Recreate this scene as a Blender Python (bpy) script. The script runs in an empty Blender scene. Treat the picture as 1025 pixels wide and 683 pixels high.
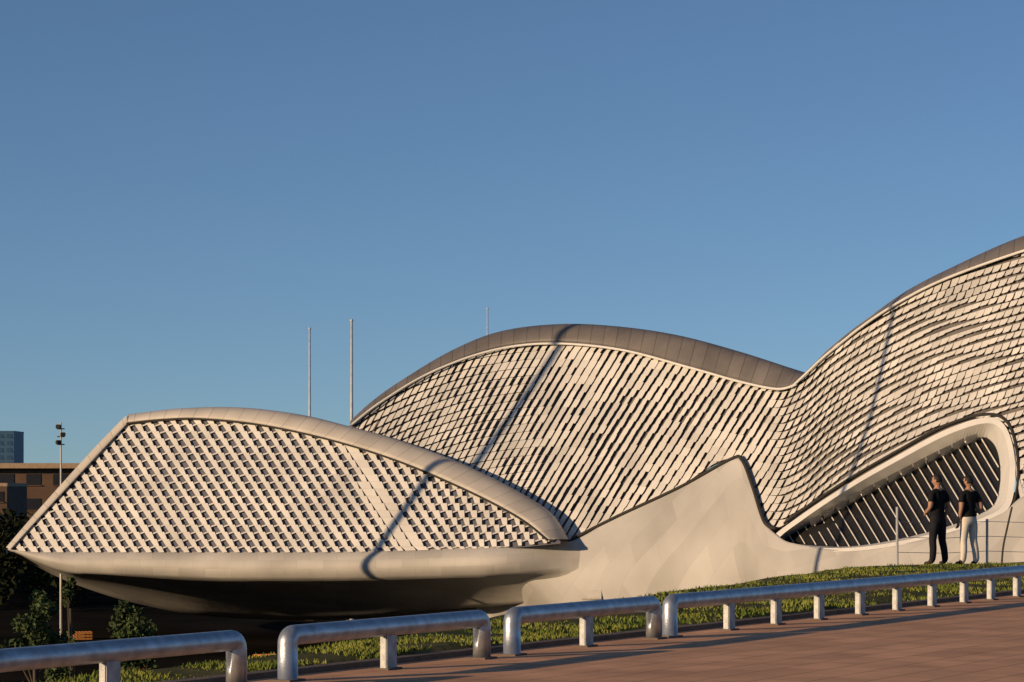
import bpy, bmesh, math, random
import numpy as np
from mathutils import Vector, Matrix, noise
random.seed(7)
sc=bpy.context.scene
F=2420.0; CX=512.5; HY=490.0; H=1.55
def W(px,py,Z): return Vector(((px-CX)*Z/F, Z, H+(HY-py)*Z/F))
def sstep(a,b,x):
    t=max(0,min(1,(x-a)/(b-a))); return t*t*(3-2*t)
# ---------- camera
cam=bpy.data.cameras.new("camera"); co=bpy.data.objects.new("camera",cam); sc.collection.objects.link(co)
co.location=(0,0,H); co.rotation_euler=(math.radians(90),0,0)
cam.lens=85; cam.sensor_width=36; cam.shift_y=148.5/1025; cam.clip_end=20000; cam.clip_start=0.1
sc.camera=co
# ---------- light
AZ=math.radians(58); EL=math.radians(11.5)
d=Vector((math.sin(AZ)*math.cos(EL),math.cos(AZ)*math.cos(EL),-math.sin(EL)))
sl=bpy.data.lights.new("sun","SUN"); sl.energy=5.0; sl.angle=math.radians(0.5); sl.color=(1,0.70,0.41)
so=bpy.data.objects.new("sun",sl); sc.collection.objects.link(so)
so.rotation_euler=d.to_track_quat('-Z','Y').to_euler(); so.location=(-60,-40,60)
w=bpy.data.worlds.new("World"); sc.world=w; w.use_nodes=True
nt=w.node_tree; bg=nt.nodes["Background"]; sk=nt.nodes.new("ShaderNodeTexSky")
sk.sky_type='NISHITA'; sk.sun_disc=False; sk.sun_elevation=EL; sk.sun_rotation=math.atan2(-d.x,-d.y)%(2*math.pi)
sk.air_density=1.0; sk.dust_density=0.6; sk.ozone_density=2.8
tc=nt.nodes.new("ShaderNodeTexCoord"); mp=nt.nodes.new("ShaderNodeMapping"); mp.inputs["Scale"].default_value=(1,1,1.35); mp.inputs["Location"].default_value=(0,0,0.072)
nt.links.new(tc.outputs["Generated"],mp.inputs[0]); nt.links.new(mp.outputs[0],sk.inputs[0])
tint=nt.nodes.new("ShaderNodeMix"); tint.data_type='RGBA'; tint.blend_type='MULTIPLY'; tint.inputs[0].default_value=1; tint.inputs[7].default_value=(0.95,1.02,1.13,1)
nt.links.new(sk.outputs[0],tint.inputs[6]); nt.links.new(tint.outputs[2],bg.inputs[0]); bg.inputs[1].default_value=0.108
sc.view_settings.view_transform='Standard'; sc.view_settings.look='None'; sc.view_settings.exposure=0
# ---------- materials
def mat(name,c,rough=0.7,metal=0.0,var=0.15,nscale=3.0,bump=0.0,bscale=20.0,coord='Object',spec=0.3,c2=None,tilevar=0.0,brick=None):
    m=bpy.data.materials.new(name); m.use_nodes=True; n=m.node_tree; N=n.nodes; L=n.links
    b=N["Principled BSDF"]; b.inputs["Roughness"].default_value=rough; b.inputs["Metallic"].default_value=metal
    b.inputs["Specular IOR Level"].default_value=spec
    tc=N.new("ShaderNodeTexCoord"); no=N.new("ShaderNodeTexNoise"); no.inputs["Scale"].default_value=nscale; no.inputs["Detail"].default_value=6
    L.new(tc.outputs[coord],no.inputs["Vector"])
    mx=N.new("ShaderNodeMix"); mx.data_type='RGBA'
    rp=N.new("ShaderNodeMapRange"); rp.inputs[1].default_value=0.3; rp.inputs[2].default_value=0.7
    L.new(no.outputs[0],rp.inputs[0]); L.new(rp.outputs[0],mx.inputs[0])
    ca=[v*(1-var) for v in c]; cb=c2 if c2 else [min(1,v*(1+var)) for v in c]
    mx.inputs[6].default_value=(*ca,1); mx.inputs[7].default_value=(*cb,1)
    out=mx.outputs[2]
    if tilevar>0:
        at=N.new("ShaderNodeAttribute"); at.attribute_name="tv"
        m2=N.new("ShaderNodeMix"); m2.data_type='RGBA'; m2.blend_type='MULTIPLY'; m2.inputs[0].default_value=1
        mr=N.new("ShaderNodeMapRange"); mr.inputs[3].default_value=1-tilevar; mr.inputs[4].default_value=1
        L.new(at.outputs["Fac"],mr.inputs[0]); L.new(out,m2.inputs[6]); L.new(mr.outputs[0],m2.inputs[7]); out=m2.outputs[2]
    if brick:
        sx,sy,ms,mc,rot,cd=brick
        mp=N.new("ShaderNodeMapping"); mp.inputs["Rotation"].default_value=(0,0,rot)
        L.new(tc.outputs[cd],mp.inputs[0])
        br=N.new("ShaderNodeTexBrick"); br.inputs["Scale"].default_value=1; br.inputs["Brick Width"].default_value=sx; br.inputs["Row Height"].default_value=sy
        br.inputs["Mortar Size"].default_value=ms; br.inputs["Color1"].default_value=(1,1,1,1); br.inputs["Color2"].default_value=(0.84,0.84,0.84,1); br.inputs["Mortar"].default_value=(mc,mc,mc,1)
        L.new(mp.outputs[0],br.inputs["Vector"])
        m3=N.new("ShaderNodeMix"); m3.data_type='RGBA'; m3.blend_type='MULTIPLY'; m3.inputs[0].default_value=1
        L.new(out,m3.inputs[6]); L.new(br.outputs[0],m3.inputs[7]); out=m3.outputs[2]
    L.new(out,b.inputs["Base Color"])
    if bump>0:
        n2=N.new("ShaderNodeTexNoise"); n2.inputs["Scale"].default_value=bscale; n2.inputs["Detail"].default_value=5
        L.new(tc.outputs[coord],n2.inputs["Vector"])
        bm=N.new("ShaderNodeBump"); bm.inputs["Strength"].default_value=bump; bm.inputs["Distance"].default_value=0.05
        L.new(n2.outputs[0],bm.inputs["Height"]); L.new(bm.outputs[0],b.inputs["Normal"])
    return m
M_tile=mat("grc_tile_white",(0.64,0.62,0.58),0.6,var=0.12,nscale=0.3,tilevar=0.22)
M_tile2=mat("grc_tile_dome",(0.66,0.64,0.60),0.6,var=0.12,nscale=0.3,tilevar=0.30)
M_back=mat("facade_backing_glass",(0.12,0.12,0.14),0.45,var=0.2,nscale=0.5,spec=0.4)
M_back2=mat("facade_backing_dark",(0.13,0.12,0.11),0.6,var=0.3,nscale=0.4)
M_white=mat("white_trim",(0.62,0.61,0.58),0.5,var=0.06,nscale=0.8)
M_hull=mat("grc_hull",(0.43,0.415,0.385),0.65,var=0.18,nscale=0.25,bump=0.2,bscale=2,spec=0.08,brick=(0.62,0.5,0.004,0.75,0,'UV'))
M_base=mat("grc_base",(0.43,0.42,0.40),0.6,var=0.2,nscale=0.18,bump=0.25,bscale=1.2,brick=(0.85,0.42,0.003,0.8,0.25,'UV'))
M_roofp=mat("pod_roof_shell",(0.49,0.455,0.405),0.55,var=0.14,nscale=0.4,brick=(0.18,3.0,0.004,0.6,0,'UV'))
M_roofd=mat("dome_roof_steel",(0.15,0.135,0.125),0.5,var=0.18,nscale=0.5,brick=(0.16,3.0,0.005,0.5,0,'UV'))
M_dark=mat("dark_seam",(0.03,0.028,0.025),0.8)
M_glass=mat("dark_window_glass",(0.014,0.014,0.015),0.5,spec=0.15,var=0.2)
M_fin=mat("window_fin",(0.58,0.56,0.53),0.5)
M_metal=mat("galvanised_steel",(0.42,0.45,0.48),0.40,metal=0.75,var=0.25,nscale=9,bump=0.08,bscale=60)
M_post=mat("galvanised_post",(0.34,0.35,0.36),0.55,metal=0.5,var=0.3,nscale=9,bump=0.05,bscale=60)
M_pole=mat("pole_steel",(0.5,0.5,0.48),0.5,metal=0.2)
M_pave=mat("paving_red",(0.66,0.37,0.215),0.9,var=0.2,nscale=1.2,bump=0.05,bscale=30,spec=0.1,brick=(0.8,0.4,0.012,0.6,math.radians(-59),'Object'))
M_kerb=mat("kerb_concrete",(0.13,0.10,0.085),0.9,var=0.2,nscale=4,bump=0.2)
M_soil=mat("bank_soil",(0.06,0.085,0.02),0.95,var=0.4,nscale=0.7,bump=0.4,bscale=6,spec=0.05,c2=(0.13,0.11,0.045))
M_grass=mat("grass_blades",(0.10,0.17,0.03),0.8,var=0.35,nscale=0.9,spec=0.1,c2=(0.26,0.27,0.06))
M_ground=mat("ravine_ground",(0.014,0.013,0.011),1.0,var=0.5,nscale=0.1,bump=0.3,bscale=1,spec=0.0)
M_leaf=mat("foliage",(0.045,0.07,0.02),0.8,var=0.5,nscale=2)
M_leafd=mat("foliage_dark",(0.018,0.022,0.012),1.0,var=0.5,nscale=0.6,spec=0)
M_bark=mat("bark",(0.08,0.06,0.045),0.9)
M_wood=mat("pallet_wood",(0.55,0.24,0.07),0.8,var=0.25,nscale=4)
# ---------- helpers
def link(o,parent=None):
    sc.collection.objects.link(o)
    if parent is not None: o.parent=parent
    return o
def empty(name,loc=(0,0,0)):
    e=bpy.data.objects.new(name,None); e.location=loc; sc.collection.objects.link(e); return e
def mesh_obj(name,verts,faces,m,parent=None,smooth=False,uvs=None,tv=None):
    me=bpy.data.meshes.new(name); me.from_pydata([tuple(v) for v in verts],[],faces)
    if m: 
        for mm in (m if isinstance(m,list) else [m]): me.materials.append(mm)
    if uvs is not None:
        ul=me.uv_layers.new(name="UVMap")
        li=np.empty(len(me.loops),dtype=np.int32); me.loops.foreach_get("vertex_index",li)
        ul.data.foreach_set("uv",np.array(uvs,dtype=np.float32)[li].ravel())
    if tv is not None:
        a=me.attributes.new("tv",'FLOAT','POINT'); a.data.foreach_set("value",np.array(tv,dtype=np.float32))
    if smooth: me.polygons.foreach_set("use_smooth",[True]*len(me.polygons))
    me.update()
    return link(bpy.data.objects.new(name,me),parent)
def grid(name,rows,m,parent=None,smooth=True,uv=None,closed=False):
    n=len(rows[0]); V=[p for r in rows for p in r]; Fc=[]
    for i in range(len(rows)-1):
        for j in range(n-1 if not closed else n):
            k=(j+1)%n
            Fc.append((i*n+j,i*n+k,(i+1)*n+k,(i+1)*n+j))
    U=None
    if uv: U=[uv(i,j) for i in range(len(rows)) for j in range(n)]
    return mesh_obj(name,V,Fc,m,parent,smooth,U)
def fcurve(pts):
    xs=[p[0] for p in pts]; ys=[p[1] for p in pts]; n=len(xs); t=[]
    sl_=[(ys[i+1]-ys[i])/(xs[i+1]-xs[i]) for i in range(n-1)]
    for i in range(n):
        if i==0: t.append(sl_[0])
        elif i==n-1: t.append(sl_[-1])
        else:
            a,b=sl_[i-1],sl_[i]
            t.append(0 if a*b<=0 else 2*a*b/(a+b))
    def f(x):
        if x<=xs[0]: return ys[0]+t[0]*(x-xs[0])
        if x>=xs[-1]: return ys[-1]+t[-1]*(x-xs[-1])
        i=0
        while x>xs[i+1]: i+=1
        h=xs[i+1]-xs[i]; s=(x-xs[i])/h
        return (2*s**3-3*s*s+1)*ys[i]+(s**3-2*s*s+s)*h*t[i]+(-2*s**3+3*s*s)*ys[i+1]+(s**3-s*s)*h*t[i+1]
    return f
def pcurve(pts,n,closed=False):
    P=[Vector((*p,0)) if len(p)==2 else Vector(p) for p in pts]
    m=len(P); dense=[]; out=[]
    segs=m if closed else m-1
    for i in range(segs):
        if closed: p0,p1,p2,p3=P[(i-1)%m],P[i],P[(i+1)%m],P[(i+2)%m]
        else: p0=P[max(0,i-1)];p1=P[i];p2=P[i+1];p3=P[min(m-1,i+2)]
        for k in range(20):
            t=k/20
            dense.append(0.5*((2*p1)+(p2-p0)*t+(2*p0-5*p1+4*p2-p3)*t*t+(3*p1-p0-3*p2+p3)*t**3))
    dense.append(P[0] if closed else P[-1])
    L=[0]
    for i in range(1,len(dense)): L.append(L[-1]+(dense[i]-dense[i-1]).length)
    tot=L[-1]; N=n if closed else n-1; j=0
    for k in range(n):
        s=tot*k/N
        while j<len(L)-2 and L[j+1]<s: j+=1
        u=(s-L[j])/max(1e-9,L[j+1]-L[j]); out.append(dense[j].lerp(dense[j+1],max(0,min(1,u))))
    return out
def tube(name,path,r,m,parent=None,seg=10,closed=False,cap=True):
    rows=[];n=len(path); up=Vector((0.13,0.2,1)).normalized(); prev=None
    for i,p in enumerate(path):
        if closed: t=(path[(i+1)%n]-path[i-1])
        else: t=(path[min(n-1,i+1)]-path[max(0,i-1)])
        t.normalize()
        if prev is None:
            a=t.cross(up)
            if a.length<0.1: a=t.cross(Vector((1,0,0)))
        else: a=prev-t*prev.dot(t)
        a.normalize(); prev=a; b=t.cross(a)
        rr=r(i/(n-1)) if callable(r) else r
        rows.append([p+a*rr*math.cos(2*math.pi*k/seg)+b*rr*math.sin(2*math.pi*k/seg) for k in range(seg)])
    if closed: rows.append(rows[0])
    V=[p for r_ in rows for p in r_]; Fc=[]
    for i in range(len(rows)-1):
        for j in range(seg):
            k=(j+1)%seg; Fc.append((i*seg+j,i*seg+k,(i+1)*seg+k,(i+1)*seg+j))
    if cap and not closed:
        Fc.append(tuple(range(seg))); Fc.append(tuple((len(rows)-1)*seg+k for k in range(seg)))
    return mesh_obj(name,V,Fc,m,parent,True)
def box(name,c,s,m,parent=None,rz=0,bev=0.0,top=1.0):
    bm=bmesh.new(); bmesh.ops.create_cube(bm,size=1)
    for v in bm.verts:
        k=top if v.co.z>0 else 1
        v.co=Vector((v.co.x*s[0]*k,v.co.y*s[1]*k,v.co.z*s[2]))
    if bev>0: bmesh.ops.bevel(bm,geom=bm.edges[:],offset=bev,segments=2,affect='EDGES')
    bmesh.ops.rotate(bm,verts=bm.verts,matrix=Matrix.Rotation(rz,3,'Z'),cent=(0,0,0))
    me=bpy.data.meshes.new(name); bm.to_mesh(me); bm.free(); me.materials.append(m)
    o=bpy.data.objects.new(name,me); o.location=c
    return link(o,parent)

# ================= BRIDGE PAVILION =================
PAV=empty("bridge_pavilion")
podTop=fcurve([(8,549),(30,524),(60,492),(95,454),(126,423),(160,419),(200,418),(260,424),(330,439),(400,461),(470,491),(520,517),(560,543)])
podBot=fcurve([(8,550),(40,553),(300,553),(480,549),(565,542)])
def Zpod(x,y): return 160-22*(x-12)/553+0.05*(551-y)-1.2*math.sin(math.pi*max(0,min(1,(x-12)/553)))
domTop=fcurve([(350,428),(380,404),(430,374),(490,352),(550,344),(620,350),(690,368),(740,382),(780,389),(800,380),(830,351),(880,313),(940,280),(1025,249),(1100,228),(1200,215)])
domBot=fcurve([(350,470),(400,480),(470,515),(560,545),(572,539),(620,515),(680,487),(732,459),(742,459),(752,484),(764,521),(778,528),(800,512),(850,479),(900,449),(940,428),(975,418),(1000,421),(1012,440),(1018,480),(1022,500),(1100,505),(1200,505)])
zx=fcurve([(350,147.5),(565,141.5),(740,131),(800,126),(900,114),(1025,101),(1200,90)])
def Zdom(x,y): 
    b=0.05*(540-y)
    return zx(x)+b+1.2*math.cos((y-440)/60)*sstep(760,900,x)
def backing(name,top,bot,Zf,x0,x1,nx,ny,off,m,ex=lambda x:2):
    rows=[]
    for i in range(nx+1):
        x=x0+(x1-x0)*i/nx; a,b=top(x)-2,bot(x)+ex(x)
        rows.append([W(x,a+(b-a)*j/ny,Zf(x,a+(b-a)*j/ny)+off) for j in range(ny+1)])
    return grid(name,rows,m,PAV)
backing("pod_facade_backing",podTop,podBot,Zpod,10,561,120,16,0.2,M_back)
backing("dome_facade_backing",domTop,domBot,Zdom,352,1190,400,24,0.22,M_back2,ex=lambda x:2+5.5*sstep(780,800,x))
def tiles(name,items,top,bot,Zf,m):
    V=[];Fc=[];TV=[]
    for poly,tv in items:
        q=[]
        for (x,y,o) in poly:
            a,b=top(x),bot(x)
            if b-a<0.5: q=None;break
            yy=min(max(y,a),b); q.append((x,yy,o))
        if not q: continue
        ys=[p[1] for p in q]
        if max(ys)-min(ys)<0.9: continue
        k=len(V)
        for x,y,o in q: V.append(W(x,y,Zf(x,y)-o)); TV.append(tv)
        n=len(q); Fc.append(tuple(range(k,k+n)))
    return mesh_obj(name,V,Fc,m,PAV,False,None,TV)
# pod: diagonal strips of light panels with saw-tooth edges; gaps broken by slanted blades
it=[]
PY=7.2; SH=4.9
for k in range(-2,23):
    y=403+k*PY
    for i in range(-30,60):
        P=12.6
        x=i*P+k*SH
        if x<-10 or x>578: continue
        c=x-0.68*(y-420)
        nz=noise.noise(Vector((x*0.012,y*0.02,1.3)))
        n2=noise.noise(Vector((i*3.1,y*0.05,4.4)))
        big=sstep(335,400,c)
        dw=6.1+1.4*nz+1.2*n2+0.8*big
        if 314<c<334: dw=0.8
        if x<60: dw*=0.85
        dw=max(0.6,min(8.5,dw))
        sr=SH-0.9-2.6*big        # right edge of the panel (left edge of next gap)
        sl2=SH-0.1-2.6*big
        o=0.03+0.02*random.random(); tv=0.5+0.5*noise.noise(Vector((x*0.04,y*0.04,2)))+random.uniform(-.25,.25)
        tv=min(1,max(0,tv))
        it.append(([(x+dw,y,o),(x+P+0.6,y,o+0.05),(x+P-0.6+sr,y+PY*0.99,o+0.07),(x+dw+sl2,y+PY*0.99,o+0.02)],tv))
        # slanted blade crossing the gap
        if dw>2: it.append(([(x-0.5,y+1.9,0.02),(x+dw+1.0,y-0.9,0.06),(x+dw+1.0,y+0.5,0.06),(x-0.5,y+3.3,0.02)],0.4*random.random()))
tiles("pod_facade_tiles",it,podTop,podBot,Zpod,M_tile)
it=[]
def rowbase(x): return 0.75*(domTop(x)-344) if x<780 else 0.75*(389-344)+0.85*(domTop(x)-389)
for k in range(-6,60):
    x=340-(k*4.7)%8.0
    while x<1185:
        r=sstep(735,860,x)
        py=8.0; px=8.0*(1-r)+8.4*r
        y=335+k*py+rowbase(x)
        nz=noise.noise(Vector((x*0.02,y*0.03,7.7)))
        n2=noise.noise(Vector((x*0.010,y*0.08,3.1)))
        n3=noise.noise(Vector((x*0.09,y*0.12,5.5)))
        wd=(0.64+0.24*nz+0.30*n3)*(1-r)+(0.90+0.14*nz)*r
        hf=1.0*(1-r)+(0.76+0.50*n2)*r
        wx=px*min(1,max(0.40,wd)); hh=py*max(0.45,min(1.02,hf))
        sh=-4.7*(1-r)-2.4*r
        o=0.03+0.02*random.random()
        dy=(rowbase(x+wx)-rowbase(x))
        tv=0.5+0.6*noise.noise(Vector((x*0.05,y*0.05,11)))+random.uniform(-.15,.15)
        tv=min(1,max(0,tv))
        it.append(([(x+1.5,y,o),(x+wx+1.5,y+dy,o+0.05),(x+wx+1.5+sh*0.55,y+dy+hh*0.6,o+0.07),(x+wx*(1.0-0.2*r)+1.5+sh,y+dy*0.8+hh*1.0,o+0.05+0.06*r),(x+1.5+sh,y+hh*1.0,o+0.01+0.10*r)],tv))
        x+=px*(1+0.04*random.uniform(-1,1)*r)
tiles("dome_facade_tiles",it,domTop,domBot,Zdom,M_tile2)
def band(name,inner,outer,Zi,lift,m,n=110,d_out=2.2,back=6.0,drop=40,parent=PAV):
    I=pcurve(inner,n); O=pcurve(outer,n); rows=[]
    for i in range(n):
        a,b=I[i],O[i]; Z0=Zi(a.x,a.y)
        sec=[W(a.x,a.y+0.5,Z0+0.25)]
        for k in range(9):
            t=k/8
            Z=Z0-lift+ (d_out)*(1-math.cos(t*math.pi/2))
            q=a.lerp(b,math.sin(t*math.pi/2))
            sec.append(W(q.x,q.y,Z))
        sec.append(W(b.x,b.y+1,Z0+d_out+back*0.5)); sec.append(W(b.x,b.y+6,Z0+d_out+back)); sec.append(W(b.x,b.y+drop,Z0+d_out+back*1.3))
        rows.append(sec)
    return grid(name,rows,m,parent,True,uv=lambda i,j:(i*0.05,j*0.1))
podIn=[(10,551),(40,516),(95,456),(127,423),(160,419.5),(200,418.5),(260,424.5),(330,439.5),(400,461.5),(470,491.5),(520,518),(548,540)]
podOut=[(6,548),(36,511),(91,449),(128,415),(180,409),(240,408),(300,415),(350,427),(400,441),(460,463),(515,490),(552,514),(569,540)]
band("pod_edge",[(11,550),(41,517),(97,457),(128,424)],[(6,548),(37,512),(92,451),(126,416)],Zpod,0.35,M_roofp,n=40,d_out=0.6,back=3,drop=8)
band("pod_roof",podIn[3:],podOut[3:],Zpod,0.4,M_roofp,n=110,d_out=1.6,back=3.0,drop=30)
domIn=[(350,426),(380,402.5),(430,372.5),(490,350.5),(550,343),(620,349),(690,367),(740,381),(778,388.5),(797,384)]
domOut=[(351,421),(372,402),(400,382),(450,352),(500,332),(560,324.5),(620,327),(680,336),(740,352),(790,368),(806,373)]
band("dome_roof",domIn,domOut,Zdom,0.45,M_roofd,n=120,d_out=2.0,back=5,drop=60)
wingIn=[(792,387),(806,374),(830,352),(880,314),(940,281),(1025,250),(1100,229),(1190,216)]
wingOut=[(800,380),(815,364),(850,334),(900,296),(950,269),(1025,236),(1100,216),(1190,204)]
band("wing_roof",wingIn,wingOut,Zdom,0.45,M_roofd,n=90,d_out=2.0,back=5,drop=60)
def trim(name,pts,Zf,r,m,off=0.45,n=120):
    P=pcurve(pts,n); return tube(name,[W(p.x,p.y,Zf(p.x,p.y)-off) for p in P],r,m,PAV,8)
trim("dome_roof_lip",[(p[0],p[1]+1) for p in domIn],Zdom,0.075,M_white,0.5)
trim("wing_roof_lip",[(p[0],p[1]+1) for p in wingIn],Zdom,0.07,M_white,0.5)
trim("pod_roof_gutter",[(p[0],p[1]+1) for p in podIn[3:]],Zpod,0.06,M_dark,0.4)
# base shell
baseTop=fcurve([(430,552),(500,549),(566,543),(620,515.5),(680,487.5),(715,467),(735,458),(741,459),(752,484.5),(764,521.5),(772,531),(790,543),(850,551),(900,545),(950,533),(1003,514),(1024,497),(1060,490),(1200,490)])
def Zbase(x,y):
    t=baseTop(x); return zx(x)+0.05*(540-t)-0.5-2.2*(1-math.exp(-max(0,y-t)/50.0))+10*(1-sstep(435,530,x))*sstep(555,600,y)
rows=[]
for i in range(221):
    x=430+(1200-430)*i/220; t=baseTop(x)
    r=[W(x,t,Zbase(x,t)+1.0)]
    for j in range(25):
        y=t+(700-t)*(j/24)**1.3
        kk=70*sstep(560,640,y)*(1-(x-430)/770)**3
        r.append(W(x+kk,y,Zbase(x,y)))
    rows.append(r)
grid("base_shell",rows,M_base,PAV,True,uv=lambda i,j:(i*0.07,j*0.12+i*0.02))
trim("facade_seam_shadow",[(572,540),(620,516),(680,488),(732,459.5),(743,461),(753,486),(765,522),(776,529)],Zdom,0.1,M_dark,0.55)  # dark tube along the base/facade joint stands in for its shadow line
# pod hull
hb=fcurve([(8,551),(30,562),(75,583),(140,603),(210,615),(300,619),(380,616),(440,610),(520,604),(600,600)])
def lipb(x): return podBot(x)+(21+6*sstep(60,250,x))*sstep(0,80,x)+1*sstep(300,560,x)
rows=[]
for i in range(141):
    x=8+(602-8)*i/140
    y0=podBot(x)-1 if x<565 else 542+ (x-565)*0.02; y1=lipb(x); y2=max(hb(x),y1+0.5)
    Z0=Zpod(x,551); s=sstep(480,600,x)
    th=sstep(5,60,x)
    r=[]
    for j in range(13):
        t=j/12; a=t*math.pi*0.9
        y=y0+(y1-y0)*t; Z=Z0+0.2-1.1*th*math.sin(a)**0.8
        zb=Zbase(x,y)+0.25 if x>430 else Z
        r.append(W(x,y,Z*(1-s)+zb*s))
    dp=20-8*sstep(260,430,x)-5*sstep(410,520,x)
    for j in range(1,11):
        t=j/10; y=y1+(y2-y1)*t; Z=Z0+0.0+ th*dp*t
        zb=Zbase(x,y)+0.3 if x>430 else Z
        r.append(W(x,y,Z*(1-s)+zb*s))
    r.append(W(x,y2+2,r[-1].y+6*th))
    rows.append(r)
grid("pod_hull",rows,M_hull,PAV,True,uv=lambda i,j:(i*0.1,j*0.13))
# entrance opening
outer=[(772,541),(800,517),(850,484),(900,455),(945,431),(985,418),(1004,424),(1014,448),(1016,480),(1010,508),(990,521),(950,534),(900,546),(850,552),(800,550)]
inner=[(779,541),(804,520),(852,488),(902,459.5),(947,436),(984,424),(1001,429),(1009,450),(1010,480),(1004.5,505),(987,517),(949,530),(900,542),(850,548.5),(803,547)]
deep=[(784,541),(812,524),(858,497),(908,471),(950,450),(980,438),(992,442),(999,456),(1001,480),(996,503),(982,514),(947,527.5),(898,540),(850,547),(806,545.5)]
n=150
A=pcurve(outer,n,True);B=pcurve(inner,n,True);C=pcurve(deep,n,True)
def Zo(x,y): return Zdom(x,y)
r0=[W(p.x,p.y,Zo(p.x,p.y)+0.3) for p in A]
r1=[W(p.x,p.y,Zo(p.x,p.y)-0.3) for p in A]
r2=[W(p.x,p.y,Zo(p.x,p.y)-0.3) for p in B]
r3=[W(p.x,p.y,Zo(p.x,p.y)+2.2) for p in C]
grid("entrance_frame",[r0,r1,r2],M_white,PAV,False,closed=True)
grid("entrance_reveal",[r2,r3],M_white,PAV,False,closed=True)
mesh_obj("entrance_glass",[W(p.x,p.y,Zo(p.x,p.y)+2.0) for p in C]+[W(900,500,Zo(900,500)+2.1)],[(i,(i+1)%n,n) for i in range(n)],M_glass,PAV,True)
P=pcurve([(785,524),(800,512.5),(850,479.5),(900,450.5),(945,426.5),(985,415),(1007,421),(1017,446),(1019.5,480),(1013.5,511)],90)
tube("entrance_seam",[W(p.x,p.y,Zo(p.x,p.y)-0.18) for p in P],0.075,M_dark,PAV,8)
P=pcurve([(1013,508),(1008,530),(1004,550),(1002,580)],20)
tube("base_seam",[W(p.x,p.y,Zbase(p.x,p.y)-0.02) for p in P],0.05,M_dark,PAV,8)
ctop=fcurve([(782,540),(812,524),(858,497),(908,471),(950,450),(980,438),(1001,470)])
cbot=fcurve([(782,543),(850,547),(898,540),(947,527.5),(982,514),(1001,500)])
for i in range(30):
    x0=790+i*8.0; y0=ctop(x0)
    if x0>988: break
    xx,yy=x0,y0
    while xx<999 and yy<cbot(xx)-0.5: xx+=0.6; yy+=1
    if yy-y0<4: continue
    pa=W(x0,y0,Zo(x0,y0)+1.7); pb=W(xx,yy,Zo(xx,yy)+1.7)
    tube("entrance_fin_%d"%i,[pa,pb],0.032,M_fin,PAV,6)
for i in range(13):
    x0=818+i*13; y0=ctop(x0)
    V=[W(x0-8,ctop(x0-8)-4,Zo(x0,y0)+0.3),W(x0+4,ctop(x0+4)-4,Zo(x0,y0)+0.3),W(x0+5,y0+2,Zo(x0,y0)+1.5),W(x0-6,y0+6,Zo(x0,y0)+1.5)]
    mesh_obj("soffit_panel_%d"%i,V,[(0,1,2,3)],M_white,PAV)

# ================= GROUND =================
RD=Vector((9.1,15.3,0)).normalized(); R0=Vector((-1.73,19.7,0)); RN=Vector((-RD.y,RD.x,0))
def Rp(s,o=0,z=0): return R0+RD*s+RN*o+Vector((0,0,z))
Ls=[Rp(s,0.32) for s in (-37,-25,-12,0,8,16,24,30)]
Ls+= [Vector((19.5,49.5,0)),Vector((40,52,0)),Vector((160,60,0))]
E=[(-23.2,-12),(-16.2,0),(-8.8,11),(-2.5,21.2),(-0.3,28),(1.8,34.7),(4.1,40),(6.7,47),(9.9,50.4),(16,53.5),(30,57),(60,62),(160,72)]
Ld=pcurve([(p.x,p.y) for p in Ls],140); Ed=pcurve(E,140)
plz=[(p.x,p.y,0) for p in Ld]+[(160,-60,0),(-60,-60,0)]
mesh_obj("plaza_pavement",plz,[tuple(range(len(plz)))],M_pave)
rows=[]
for i,p in enumerate(Ld):
    t=(Ld[min(139,i+1)]-Ld[max(0,i-1)]).normalized(); nn=Vector((-t.y,t.x,0))
    rows.append([p+nn*0.0+Vector((0,0,-0.05)),p+Vector((0,0,0.05)),p+nn*0.15+Vector((0,0,0.05)),p+nn*0.15+Vector((0,0,-0.1))])
grid("kerb",rows,M_kerb,None,False)
def lawnz(x,y): return 0.05+0.10*noise.noise(Vector((x*0.25,y*0.25,0)))+0.04*noise.noise(Vector((x*1.3,y*1.3,5)))
rows=[];Ls2=[];Es=[]
for i in range(140):
    p,q=Ld[i],Ed[i]
    t=(Ld[min(139,i+1)]-Ld[max(0,i-1)]).normalized(); nn=Vector((-t.y,t.x,0)); p=p+nn*0.15
    Ls2.append(p)
    t2=(Ed[min(139,i+1)]-Ed[max(0,i-1)]).normalized(); n2=Vector((-t2.y,t2.x,0)); Es.append((q,n2))
    r=[]
    for k in range(13):
        v=p.lerp(q,k/12); r.append(Vector((v.x,v.y,lawnz(v.x,v.y)*min(1,k/2+0.3))))
    for o,z in ((0.4,-0.08),(1,-0.3),(2,-0.8),(4,-2),(7,-4),(11,-6.5),(16,-8.6),(22,-9.1)):
        v=q+n2*o; r.append(Vector((v.x,v.y,z+0.08*noise.noise(Vector((v.x,v.y,0))))))
    rows.append(r)
grid("grass_bank",rows,M_soil,None,True)
V=[];Fc=[]
rng=random.Random(3)
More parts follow.
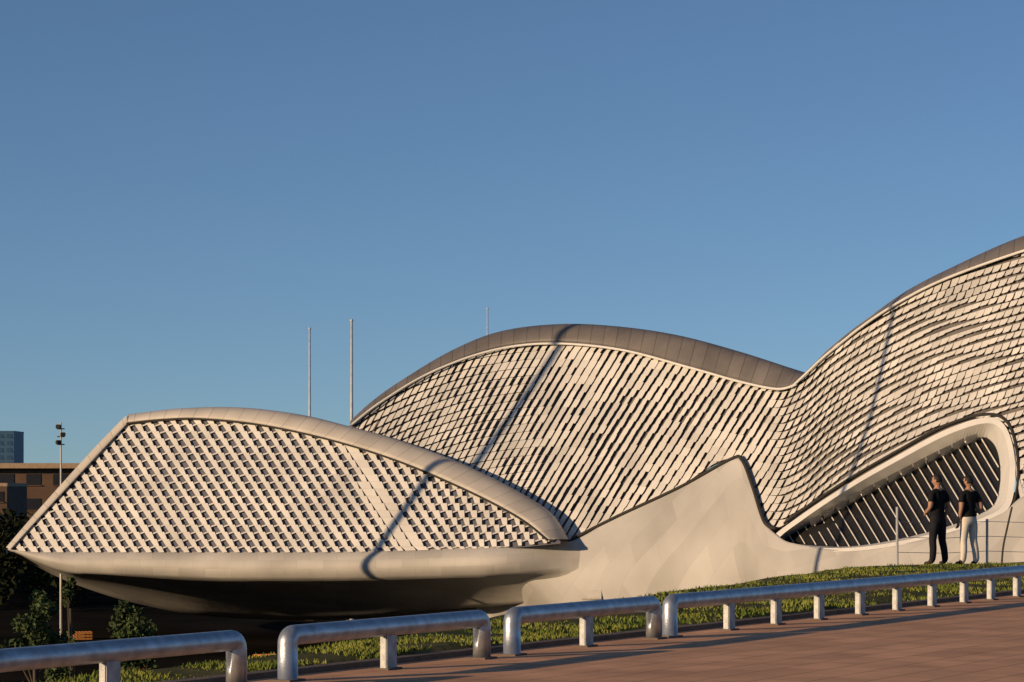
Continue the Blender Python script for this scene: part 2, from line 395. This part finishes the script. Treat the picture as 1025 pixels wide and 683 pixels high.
for _ in range(170000):
    i=rng.uniform(14,98); a=int(i); f=i-a
    p=Ls2[a].lerp(Ls2[a+1],f); q=Es[a][0].lerp(Es[a+1][0],f); u=rng.random()*1.12
    v=p.lerp(q,u); cl=noise.noise(Vector((v.x*0.9,v.y*0.9,9)))
    if cl<-0.3+0.3*rng.random(): continue
    z=lawnz(v.x,v.y) if u<=1 else lawnz(v.x,v.y)-0.15
    h=rng.uniform(0.015,0.042)*(1+0.6*cl); an=rng.uniform(0,6.28); wd=0.012+0.008*rng.random()
    dx,dy=math.cos(an)*wd,math.sin(an)*wd; k=len(V)
    V+= [(v.x-dx,v.y-dy,z-0.02),(v.x+dx,v.y+dy,z-0.02),(v.x+rng.uniform(-.03,.03),v.y+rng.uniform(-.03,.03),z+h)]
    Fc.append((k,k+1,k+2))
mesh_obj("grass",V,Fc,M_grass)
mesh_obj("ground",[(-6000,-500,-9),(6000,-500,-9),(6000,9000,-9),(-6000,9000,-9)],[(0,1,2,3)],M_ground)
rows=[]
for i in range(41):
    s=i/40; c=Vector((-46-95*s,44+146*s,0)); nn=Vector((-0.85,-0.53,0)); r=[]
    for o,z in ((0,-9.2),(8,-4),(16,3),(22,7.6),(30,8.0),(40,3),(60,-9.2)):
        v=c+nn*o; zz=z if z<-9 else z*min(1,max(0.0,8*s)) + (-9)*(1-min(1,8*s)) + 0.8*noise.noise(Vector((v.x*0.1,v.y*0.1,1)))
        r.append(Vector((v.x,v.y,zz)))
    rows.append(r)
grid("added_shade_ridge",rows,M_soil)  # ridge added out of view, shaped to keep the low sun off the ravine

# ================= RAILS =================
def rail(s0,s1,posts):
    off=Rp((s0+s1)/2); e=empty("steel_guard_rail",off)
    R=0.082; zc=0.45-R
    pts=[Rp(s0+R,0,0.0)-off]
    for a in range(7):
        an=math.pi/2*a/6; pts.append(Rp(s0+R+0.07*(1-math.cos(an)),0,zc-0.07+0.07*math.sin(an))-off)
    for k in range(1,8): pts.append(Rp(s0+R+0.07+(s1-s0-2*R-0.14)*k/8,0,zc)-off)
    for a in range(7):
        an=math.pi/2*(1-a/6); pts.append(Rp(s1-R-0.07*(1-math.cos(an)),0,zc-0.07+0.07*math.sin(an))-off)
    pts.append(Rp(s1-R,0,0)-off)
    tube("rail_tube",pts,R,M_metal,e,20)
    ang=math.atan2(RD.y,RD.x)
    for j,s in enumerate(posts):
        box("post_%d"%j,Rp(s,0,0.175)-off,(0.17,0.07,0.35),M_post,e,ang,0.008)
        box("base_plate_%d"%j,Rp(s,0,0.008)-off,(0.22,0.14,0.016),M_kerb,e,ang)
    for j,s in enumerate((s0+R,s1-R)):
        box("end_plate_%d"%j,Rp(s,0,0.008)-off,(0.22,0.20,0.016),M_kerb,e,ang)
    return e
def s_of(px):
    k=(px-CX)/F
    return (k*R0.y-R0.x)/(RD.x-k*RD.y)
sA=s_of(243); rail(sA-3.15,sA,[sA-1.6]); rail(sA-6.6,sA-3.5,[sA-5])
a,b=s_of(282),s_of(487); rail(a,b,[s_of(389)])
a,b=s_of(508),s_of(658); rail(a,b,[s_of(587)])
a=s_of(667); ps=[s_of(x) for x in (730,777,820,861,898,933,965,992,1018)]
b=ps[-1]+4.5; rail(a,b,ps+[ps[-1]+1.3,ps[-1]+2.7])

# ================= POLES =================
def pole(name,px,ptop,Z,r,zb=-9,lamps=False):
    t=W(px,ptop,Z); e=empty(name,(t.x,Z,zb))
    h=t.z-zb
    tube("shaft",[Vector((0,0,0)),Vector((0,0,h*0.5)),Vector((0,0,h))],lambda u:r*(1-0.45*u),M_pole,e,10)
    if not lamps:
        bm=bmesh.new(); bmesh.ops.create_uvsphere(bm,u_segments=12,v_segments=8,radius=r*0.8); me=bpy.data.meshes.new("finial"); bm.to_mesh(me); bm.free(); me.materials.append(M_pole)
        o=link(bpy.data.objects.new("finial",me),e); o.location=(0,0,h)
        box("base",(0,0,0.15),(r*5,r*5,0.3),M_kerb,e)
    else:
        for k in range(3):
            box("lamp_%d"%k,(0.16*(1 if k%2 else -1),-0.1,h-0.3-0.55*k),(0.34,0.3,0.3),M_dark,e,0.3*k,0.04)
            box("arm_%d"%k,(0,0,h-0.45-0.55*k),(0.5,0.08,0.08),M_dark,e)
    return e
pole("flagpole",310,329,195,0.14); pole("flagpole",352,321,190,0.17); pole("flagpole",488,309,215,0.12)
pole("light_mast",61,423,170,0.10,lamps=True)
def shadow_pole(px,py,Zs,t,top,r):
    p=W(px,py,Zs)-d*t
    e=empty("tall_mast",(p.x,p.y,-9)); tube("shaft",[Vector((0,0,0)),Vector((0,0,top+9))],lambda u:r*(1-0.1*u),M_pole,e,12)
    box("base",(0,0,0.2),(1,1,0.4),M_kerb,e)
shadow_pole(364,552,Zpod(364,551)-1,42,30,0.29)
shadow_pole(888,345,Zdom(888,345),60,40,0.25)

# ================= LEFT BUILDINGS =================
M_bw=mat("brown_render",(0.10,0.063,0.042),0.9,var=0.15,nscale=0.5)
M_br=mat("roof_fascia",(0.32,0.23,0.15),0.8)
M_bl=mat("blue_cladding",(0.035,0.09,0.17),0.5)
M_win=mat("window_dark",(0.02,0.02,0.025),0.2)
M_winb=mat("window_blue",(0.03,0.07,0.13),0.3)
def bld(name,xa,xb,yt,Z,mw,roof,storeys,nwin,depth=12,trimm=None,wm=None):
    A=W(xa,yt,Z);B=W(xb,yt,Z); w_=B.x-A.x; h=A.z+9
    e=empty(name,((A.x+B.x)/2,Z+depth/2,-9)); tm=trimm or M_br
    box("walls",(0,0,h/2),(w_,depth,h),mw,e)
    if roof: box("roof",(0,-0.6,h+0.35),(w_+2.4,depth+2.5,0.7),tm,e)
    else: box("parapet",(0,0,h+0.2),(w_+0.1,depth+0.1,0.4),tm,e)
    sh=h/storeys
    for s in range(storeys):
        for k in range(nwin):
            xx=-w_/2+w_*(k+0.5)/nwin
            box("window_%d_%d"%(s,k),(xx,-depth/2-0.02,sh*(s+0.55)),(w_/nwin*0.55,0.12,sh*0.45),wm or M_win,e)
            box("sill_%d_%d"%(s,k),(xx,-depth/2-0.08,sh*(s+0.55)-sh*0.25),(w_/nwin*0.62,0.3,0.12),mw,e)
bld("brown_building",-60,74,469,330,M_bw,True,4,5)
bld("low_brown_block",-50,7,487,290,M_bw,False,4,4)
bld("glass_tower",-40,14,433,600,M_bl,False,14,6,trimm=M_bl,wm=M_winb)

# ================= TREES =================
def tree(name,px,ytop,Z,width,ml,leaves=2500,zb=-9,ls=0.12,seed=0):
    rg=random.Random(seed); t=W(px,ytop,Z); h=t.z-zb
    e=empty(name,(t.x,Z,zb))
    tube("trunk",[Vector((0,0,0)),Vector((0.05*h*0.3,0,h*0.35)),Vector((0,0.1,h*0.8))],lambda u:0.035*h*(1-0.75*u)*0.5+0.02,M_bark,e,8)
    cl=[]
    for k in range(16):
        a=rg.uniform(0,6.28); zz=rg.uniform(0.3,0.97); rr=width/2*math.sqrt(max(0.05,1-((zz-0.6)/0.42)**2))*rg.uniform(0.3,0.9)
        c=Vector((rr*math.cos(a),rr*math.sin(a),zz*h)); cl.append((c,rg.uniform(0.16,0.30)*width))
        if k<8: tube("limb_%d"%k,[Vector((0,0.05,max(0.2*h,c.z*0.6))),c],lambda u:0.035*(1-0.6*u),M_bark,e,5)
    V=[];Fc=[]
    for _ in range(leaves):
        c,r=cl[rg.randrange(len(cl))]; v=Vector((rg.gauss(0,1),rg.gauss(0,1),rg.gauss(0,0.8))); v=v.normalized()*r*rg.random()**0.4
        p=c+v; a=Vector((rg.gauss(0,1),rg.gauss(0,1),rg.gauss(0,1))).normalized(); b=a.cross(Vector((rg.gauss(0,1),rg.gauss(0,1),rg.gauss(0,1)))).normalized()
        s=ls*rg.uniform(0.6,1.3); k=len(V)
        V+=[p-a*s,p+b*s*0.5,p+a*s,p-b*s*0.5]; Fc.append((k,k+1,k+2,k+3))
    mesh_obj("crown",V,Fc,ml,e)
tree("young_tree",33,590,100,2.4,M_leaf,3000,seed=1)
tree("young_tree",132,606,95,2.0,M_leaf,2600,seed=2)
tree("slender_tree",70,574,98,0.7,M_leaf,500,seed=3)
V=[];Fc=[];rg=random.Random(5)
for k in range(70):
    px=rg.uniform(-160,85); Z=rg.uniform(205,275); top=rg.uniform(512,545)
    c=W(px,top+22,Z); R=rg.uniform(1.4,2.4)
    for _ in range(260):
        v=Vector((rg.gauss(0,1),rg.gauss(0,1),rg.gauss(0,1))).normalized()*R*rg.random()**0.4
        v.z=v.z*1.1 if v.z>0 else v.z*3.0
        p=c+v; a=Vector((rg.gauss(0,1),rg.gauss(0,1),rg.gauss(0,1))).normalized()*0.35; b=Vector((rg.gauss(0,1),rg.gauss(0,1),rg.gauss(0,1))).normalized()*0.25
        q=len(V); V+=[p-a,p+b,p+a,p-b]; Fc.append((q,q+1,q+2,q+3))
mesh_obj("distant_trees",V,Fc,M_leafd)
def pallets(px,py,nst,rz):
    Z=F*(H+9)/(py-HY); g=W(px,py,Z); e=empty("wooden_pallet_stack",(g.x,g.y,-9))
    for k in range(nst):
        z=k*0.2
        for j in range(3):
            o=box("bearer_%d_%d"%(k,j),(0,0,0),(1.3,0.12,0.1),M_wood,e,rz); o.location=(-math.sin(rz)*(j-1)*0.5,math.cos(rz)*(j-1)*0.5,z+0.05)
        for j in range(6):
            o=box("slat_%d_%d"%(k,j),(0,0,0),(0.14,1.15,0.03),M_wood,e,rz); o.location=(math.cos(rz)*(j-2.5)*0.24,math.sin(rz)*(j-2.5)*0.24,z+0.117)
for q in ((82,640,3,0.3),(133,678,4,0.5),(160,680,2,1.0),(205,674,2,0.2),(268,664,3,0.6)): pallets(*q)

# ================= FENCE BY PEOPLE =================
fe=empty("wire_fence",(0,0,0))
fp=[W(898,568,48),W(988,565,49),W(1075,565,49.5)]
for j,p in enumerate(fp):
    p.z=0.0; tube("fence_post_%d"%j,[p,p+Vector((0,0,1.2 if j==0 else 0.95))],0.028,M_pole,fe,8)
for z in (0.3,0.6,0.9):
    for j in range(2):
        tube("wire_%d_%d"%(int(z*10),j),[fp[j]+Vector((0,0,z)),(fp[j]+fp[j+1])/2+Vector((0,0,z-0.03)),fp[j+1]+Vector((0,0,z))],0.006,M_pole,fe,5)

# ================= PEOPLE =================
M_skin=mat("skin",(0.36,0.20,0.13),0.55,var=0.05)
M_hair=mat("hair_black",(0.012,0.01,0.009),0.6)
M_black=mat("cloth_black",(0.012,0.012,0.014),0.85,var=0.2,nscale=8,spec=0.1)
M_navy=mat("cloth_charcoal",(0.016,0.016,0.02),0.85,var=0.2,nscale=8,spec=0.1)
M_cream=mat("cloth_cream",(0.62,0.57,0.50),0.85,var=0.06,nscale=8)
M_shoe=mat("shoe",(0.03,0.022,0.018),0.5)
M_eye=mat("eye_dark",(0.01,0.01,0.01),0.2)
M_lip=mat("lips",(0.25,0.10,0.08),0.5)
def person(name,loc,yaw,scale,shirt,trous,arms,glasses=False,stance=0.1,headturn=0.0):
    e=empty(name,loc); e.rotation_euler=(0,0,yaw); e.scale=(scale,)*3
    J={}
    def j(n,p,r,par=None,reg=None): J[n]=(Vector(p),r,par,reg)
    j('pelvis',(0,0,0.93),(0.165,0.115),None,'t')
    j('waist',(0,0.01,1.08),(0.155,0.11),'pelvis','s')
    j('chest',(0,0.015,1.27),(0.175,0.12),'waist','s')
    j('collar',(0,0.0,1.42),(0.11,0.075),'chest','s')
    j('neck',(0,0.01,1.50),(0.058,0.058),'collar','k')
    j('headb',(0,0.02,1.58),(0.05,0.055),'neck','k')
    for sd,sg in (('L',-1),('R',1)):
        sx,ex,ha=arms[sd]
        j('sh'+sd,(sg*0.185,0,1.40),(0.072,0.072),'collar','s')
        j('ue'+sd,tuple(Vector((sg*0.185,0,1.40)).lerp(Vector(sx),0.62)),(0.062,0.062),'sh'+sd,'s')
        j('el'+sd,sx,(0.045,0.045),'ue'+sd,'k')
        j('wr'+sd,ex,(0.030,0.030),'el'+sd,'k')
        j('hip'+sd,(sg*0.095,0,0.86),(0.105,0.11),'pelvis','t')
        st=stance
        j('kn'+sd,(sg*(0.10+st*0.3),0.02,0.48),(0.074,0.078),'hip'+sd,'t')
        j('cf'+sd,(sg*(0.10+st*0.45),-0.015,0.32),(0.070,0.074),'kn'+sd,'t')
        j('an'+sd,(sg*(0.10+st*0.7),-0.02,0.09),(0.062,0.070),'cf'+sd,'t')
        j('ft'+sd,(sg*(0.11+st*0.8),0.06,0.045),(0.042,0.04),'an'+sd,'f')
        j('to'+sd,(sg*(0.125+st*0.8),0.16,0.035),(0.04,0.03),'ft'+sd,'f')
    names=list(J); idx={n_:i for i,n_ in enumerate(names)}
    me=bpy.data.meshes.new("b"); me.from_pydata([J[n_][0] for n_ in names],[(idx[J[n_][2]],idx[n_]) for n_ in names if J[n_][2]],[])
    ob=bpy.data.objects.new("b",me); sc.collection.objects.link(ob)
    m1=ob.modifiers.new("s","SKIN"); m1.use_smooth_shade=True
    ob.modifiers.new("ss","SUBSURF").levels=2
    for i,n_ in enumerate(names):
        sv=me.skin_vertices[0].data[i]; sv.radius=J[n_][1]; sv.use_root=(n_=='pelvis')
    dg=bpy.context.evaluated_depsgraph_get(); ev=ob.evaluated_get(dg)
    nm=bpy.data.meshes.new_from_object(ev); bpy.data.objects.remove(ob)
    nm.materials.clear()
    for mm in (shirt,trous,M_skin,M_shoe): nm.materials.append(mm)
    code={'s':0,'t':1,'k':2,'f':3}
    segs=[(J[J[n_][2]][0],J[n_][0],J[n_][3]) for n_ in names if J[n_][2]]
    for p in nm.polygons:
        c=p.center; best=9;reg='s'
        for a,b,r_ in segs:
            ab=b-a; t=max(0,min(1,(c-a).dot(ab)/ab.length_squared)); dd=(c-(a+ab*t)).length
            if dd<best: best=dd;reg=r_
        if reg=='k' and best>0.06 and c.z<1.4: reg='s' if c.z>0.95 else 't'
        if c.z<0.95 and reg=='s' and abs(c.x)<0.2: reg='t'
        if c.z>0.95 and reg=='t': reg='s'
        p.material_index=code[reg]; p.use_smooth=True
    nm.name="body"; link(bpy.data.objects.new("body",nm),e)
    for sd,sg in (('L',-1),('R',1)):
        el=Vector(arms[sd][0]); wr=Vector(arms[sd][1]); dr=Vector(arms[sd][2]).normalized()
        side=dr.cross(Vector((sg,0,0)))
        if side.length<0.2: side=Vector((0,1,0))
        side.normalize(); nrm=side.cross(dr).normalized()
        pm=[wr-(wr-el).normalized()*0.02, wr+dr*0.045, wr+dr*0.085]
        rows=[]
        for p,ww,tt in ((pm[0],0.026,0.024),(pm[1],0.040,0.017),(pm[2],0.042,0.014),(pm[2]+dr*0.012,0.036,0.010)):
            rows.append([p+side*ww*math.cos(q*math.pi/4)+nrm*tt*math.sin(q*math.pi/4) for q in range(8)])
        grid("palm_"+sd,rows,M_skin,e,True,closed=True)
        for f,(o,l) in enumerate(((-0.030,0.058),(-0.010,0.072),(0.010,0.078),(0.030,0.070))):
            b0=pm[2]+side*o; cu=-nrm*sg
            tube("finger_%s%d"%(sd,f),[b0-dr*0.01,b0+dr*l*0.45+cu*0.004,b0+dr*l*0.8+cu*0.018,b0+dr*l*0.95+cu*0.034],lambda u:0.0095*(1-0.25*u),M_skin,e,7)
        b0=pm[0]+dr*0.03+side*0.030
        tube("thumb_"+sd,[b0,b0+side*0.022+dr*0.022,b0+side*0.03+dr*0.052],lambda u:0.0115*(1-0.25*u),M_skin,e,7)
    he=bpy.data.objects.new("head",None); link(he,e); he.location=(0,0.03,1.645); he.rotation_euler=(math.radians(-4),0,headturn)
    def ell(nm_,m,fn,seg=28,rng_=20):
        bm=bmesh.new(); bmesh.ops.create_uvsphere(bm,u_segments=seg,v_segments=rng_,radius=1)
        for v in bm.verts: v.co=fn(v.co.copy())
        mm=bpy.data.meshes.new(nm_); bm.to_mesh(mm); bm.free(); mm.materials.append(m)
        mm.polygons.foreach_set("use_smooth",[True]*len(mm.polygons))
        return link(bpy.data.objects.new(nm_,mm),he)
    def hf(v):
        x,y,z=v
        k=1-0.30*max(0,-z)**1.5
        p=Vector((x*0.078*k,y*0.098*(1-0.15*max(0,-z)),z*0.120))
        if y>0: 
            g=math.exp(-((x/0.22)**2)-((z+0.15)/0.22)**2); p.y+=0.022*g
            g2=math.exp(-((x/0.35)**2)-((z+0.85)/0.25)**2); p.y+=0.012*g2
            for sx_ in (-1,1): p.y-=0.008*math.exp(-((x-sx_*0.42)/0.18)**2-((z-0.05)/0.12)**2)
        return p
    ell("skull",M_skin,hf)
    def hair(v):
        x,y,z=v; p=hf(v)*1.0
        front=(y>0.25 and z<0.62) or (z<-0.45) or (y>-0.1 and z<0.05)
        return p*(0.93 if front else 1.075)+ (Vector((0,-0.003,0.006)) if not front else Vector())
    ell("hair",M_hair,hair)
    for sx_ in (-1,1):
        o=ell("ear_%d"%sx_,M_skin,lambda v:Vector((v.x*0.010,v.y*0.017,v.z*0.030)),10,8); o.location=(sx_*0.077,-0.005,-0.005)
        o=ell("eye_%d"%sx_,M_eye,lambda v:Vector((v.x*0.012,v.y*0.006,v.z*0.006)),10,8); o.location=(sx_*0.031,0.086,0.006)
        o=ell("brow_%d"%sx_,M_hair,lambda v:Vector((v.x*0.018,v.y*0.006,v.z*0.004)),10,8); o.location=(sx_*0.031,0.089,0.026)
        if glasses:
            o=ell("lens_%d"%sx_,M_eye,lambda v:Vector((v.x*0.027,v.y*0.006,v.z*0.018)),12,8); o.location=(sx_*0.032,0.100,0.004)
            tube("temple_%d"%sx_,[Vector((sx_*0.058,0.095,0.008)),Vector((sx_*0.078,0.0,0.008))],0.003,M_eye,he,5)
    o=ell("mouth",M_lip,lambda v:Vector((v.x*0.022,v.y*0.006,v.z*0.006)),10,8); o.location=(0,0.094,-0.058)
    return e
P1=W(939,563,48.3); P2=W(970,563,48.6)
armsA={'L':((-0.25,-0.03,1.13),(-0.16,0.17,1.02),(0.6,0.6,-0.1)),'R':((0.25,-0.04,1.13),(0.235,0.06,0.90),(0,0.15,-1))}
armsB={'L':((-0.24,-0.05,1.12),(-0.22,0.05,0.88),(0,0.2,-1)),'R':((0.25,-0.08,1.13),(0.20,0.12,1.0),(-0.5,0.6,-0.3))}
person("man_in_dark_clothes",(P1.x,P1.y,lawnz(P1.x,P1.y)-0.01),math.radians(38),1.03,M_black,M_navy,armsA,stance=0.12,headturn=0.35)
person("man_in_white_trousers",(P2.x,P2.y,lawnz(P2.x,P2.y)-0.01),math.radians(30),1.02,M_black,M_cream,armsB,glasses=True,stance=0.10,headturn=0.4)
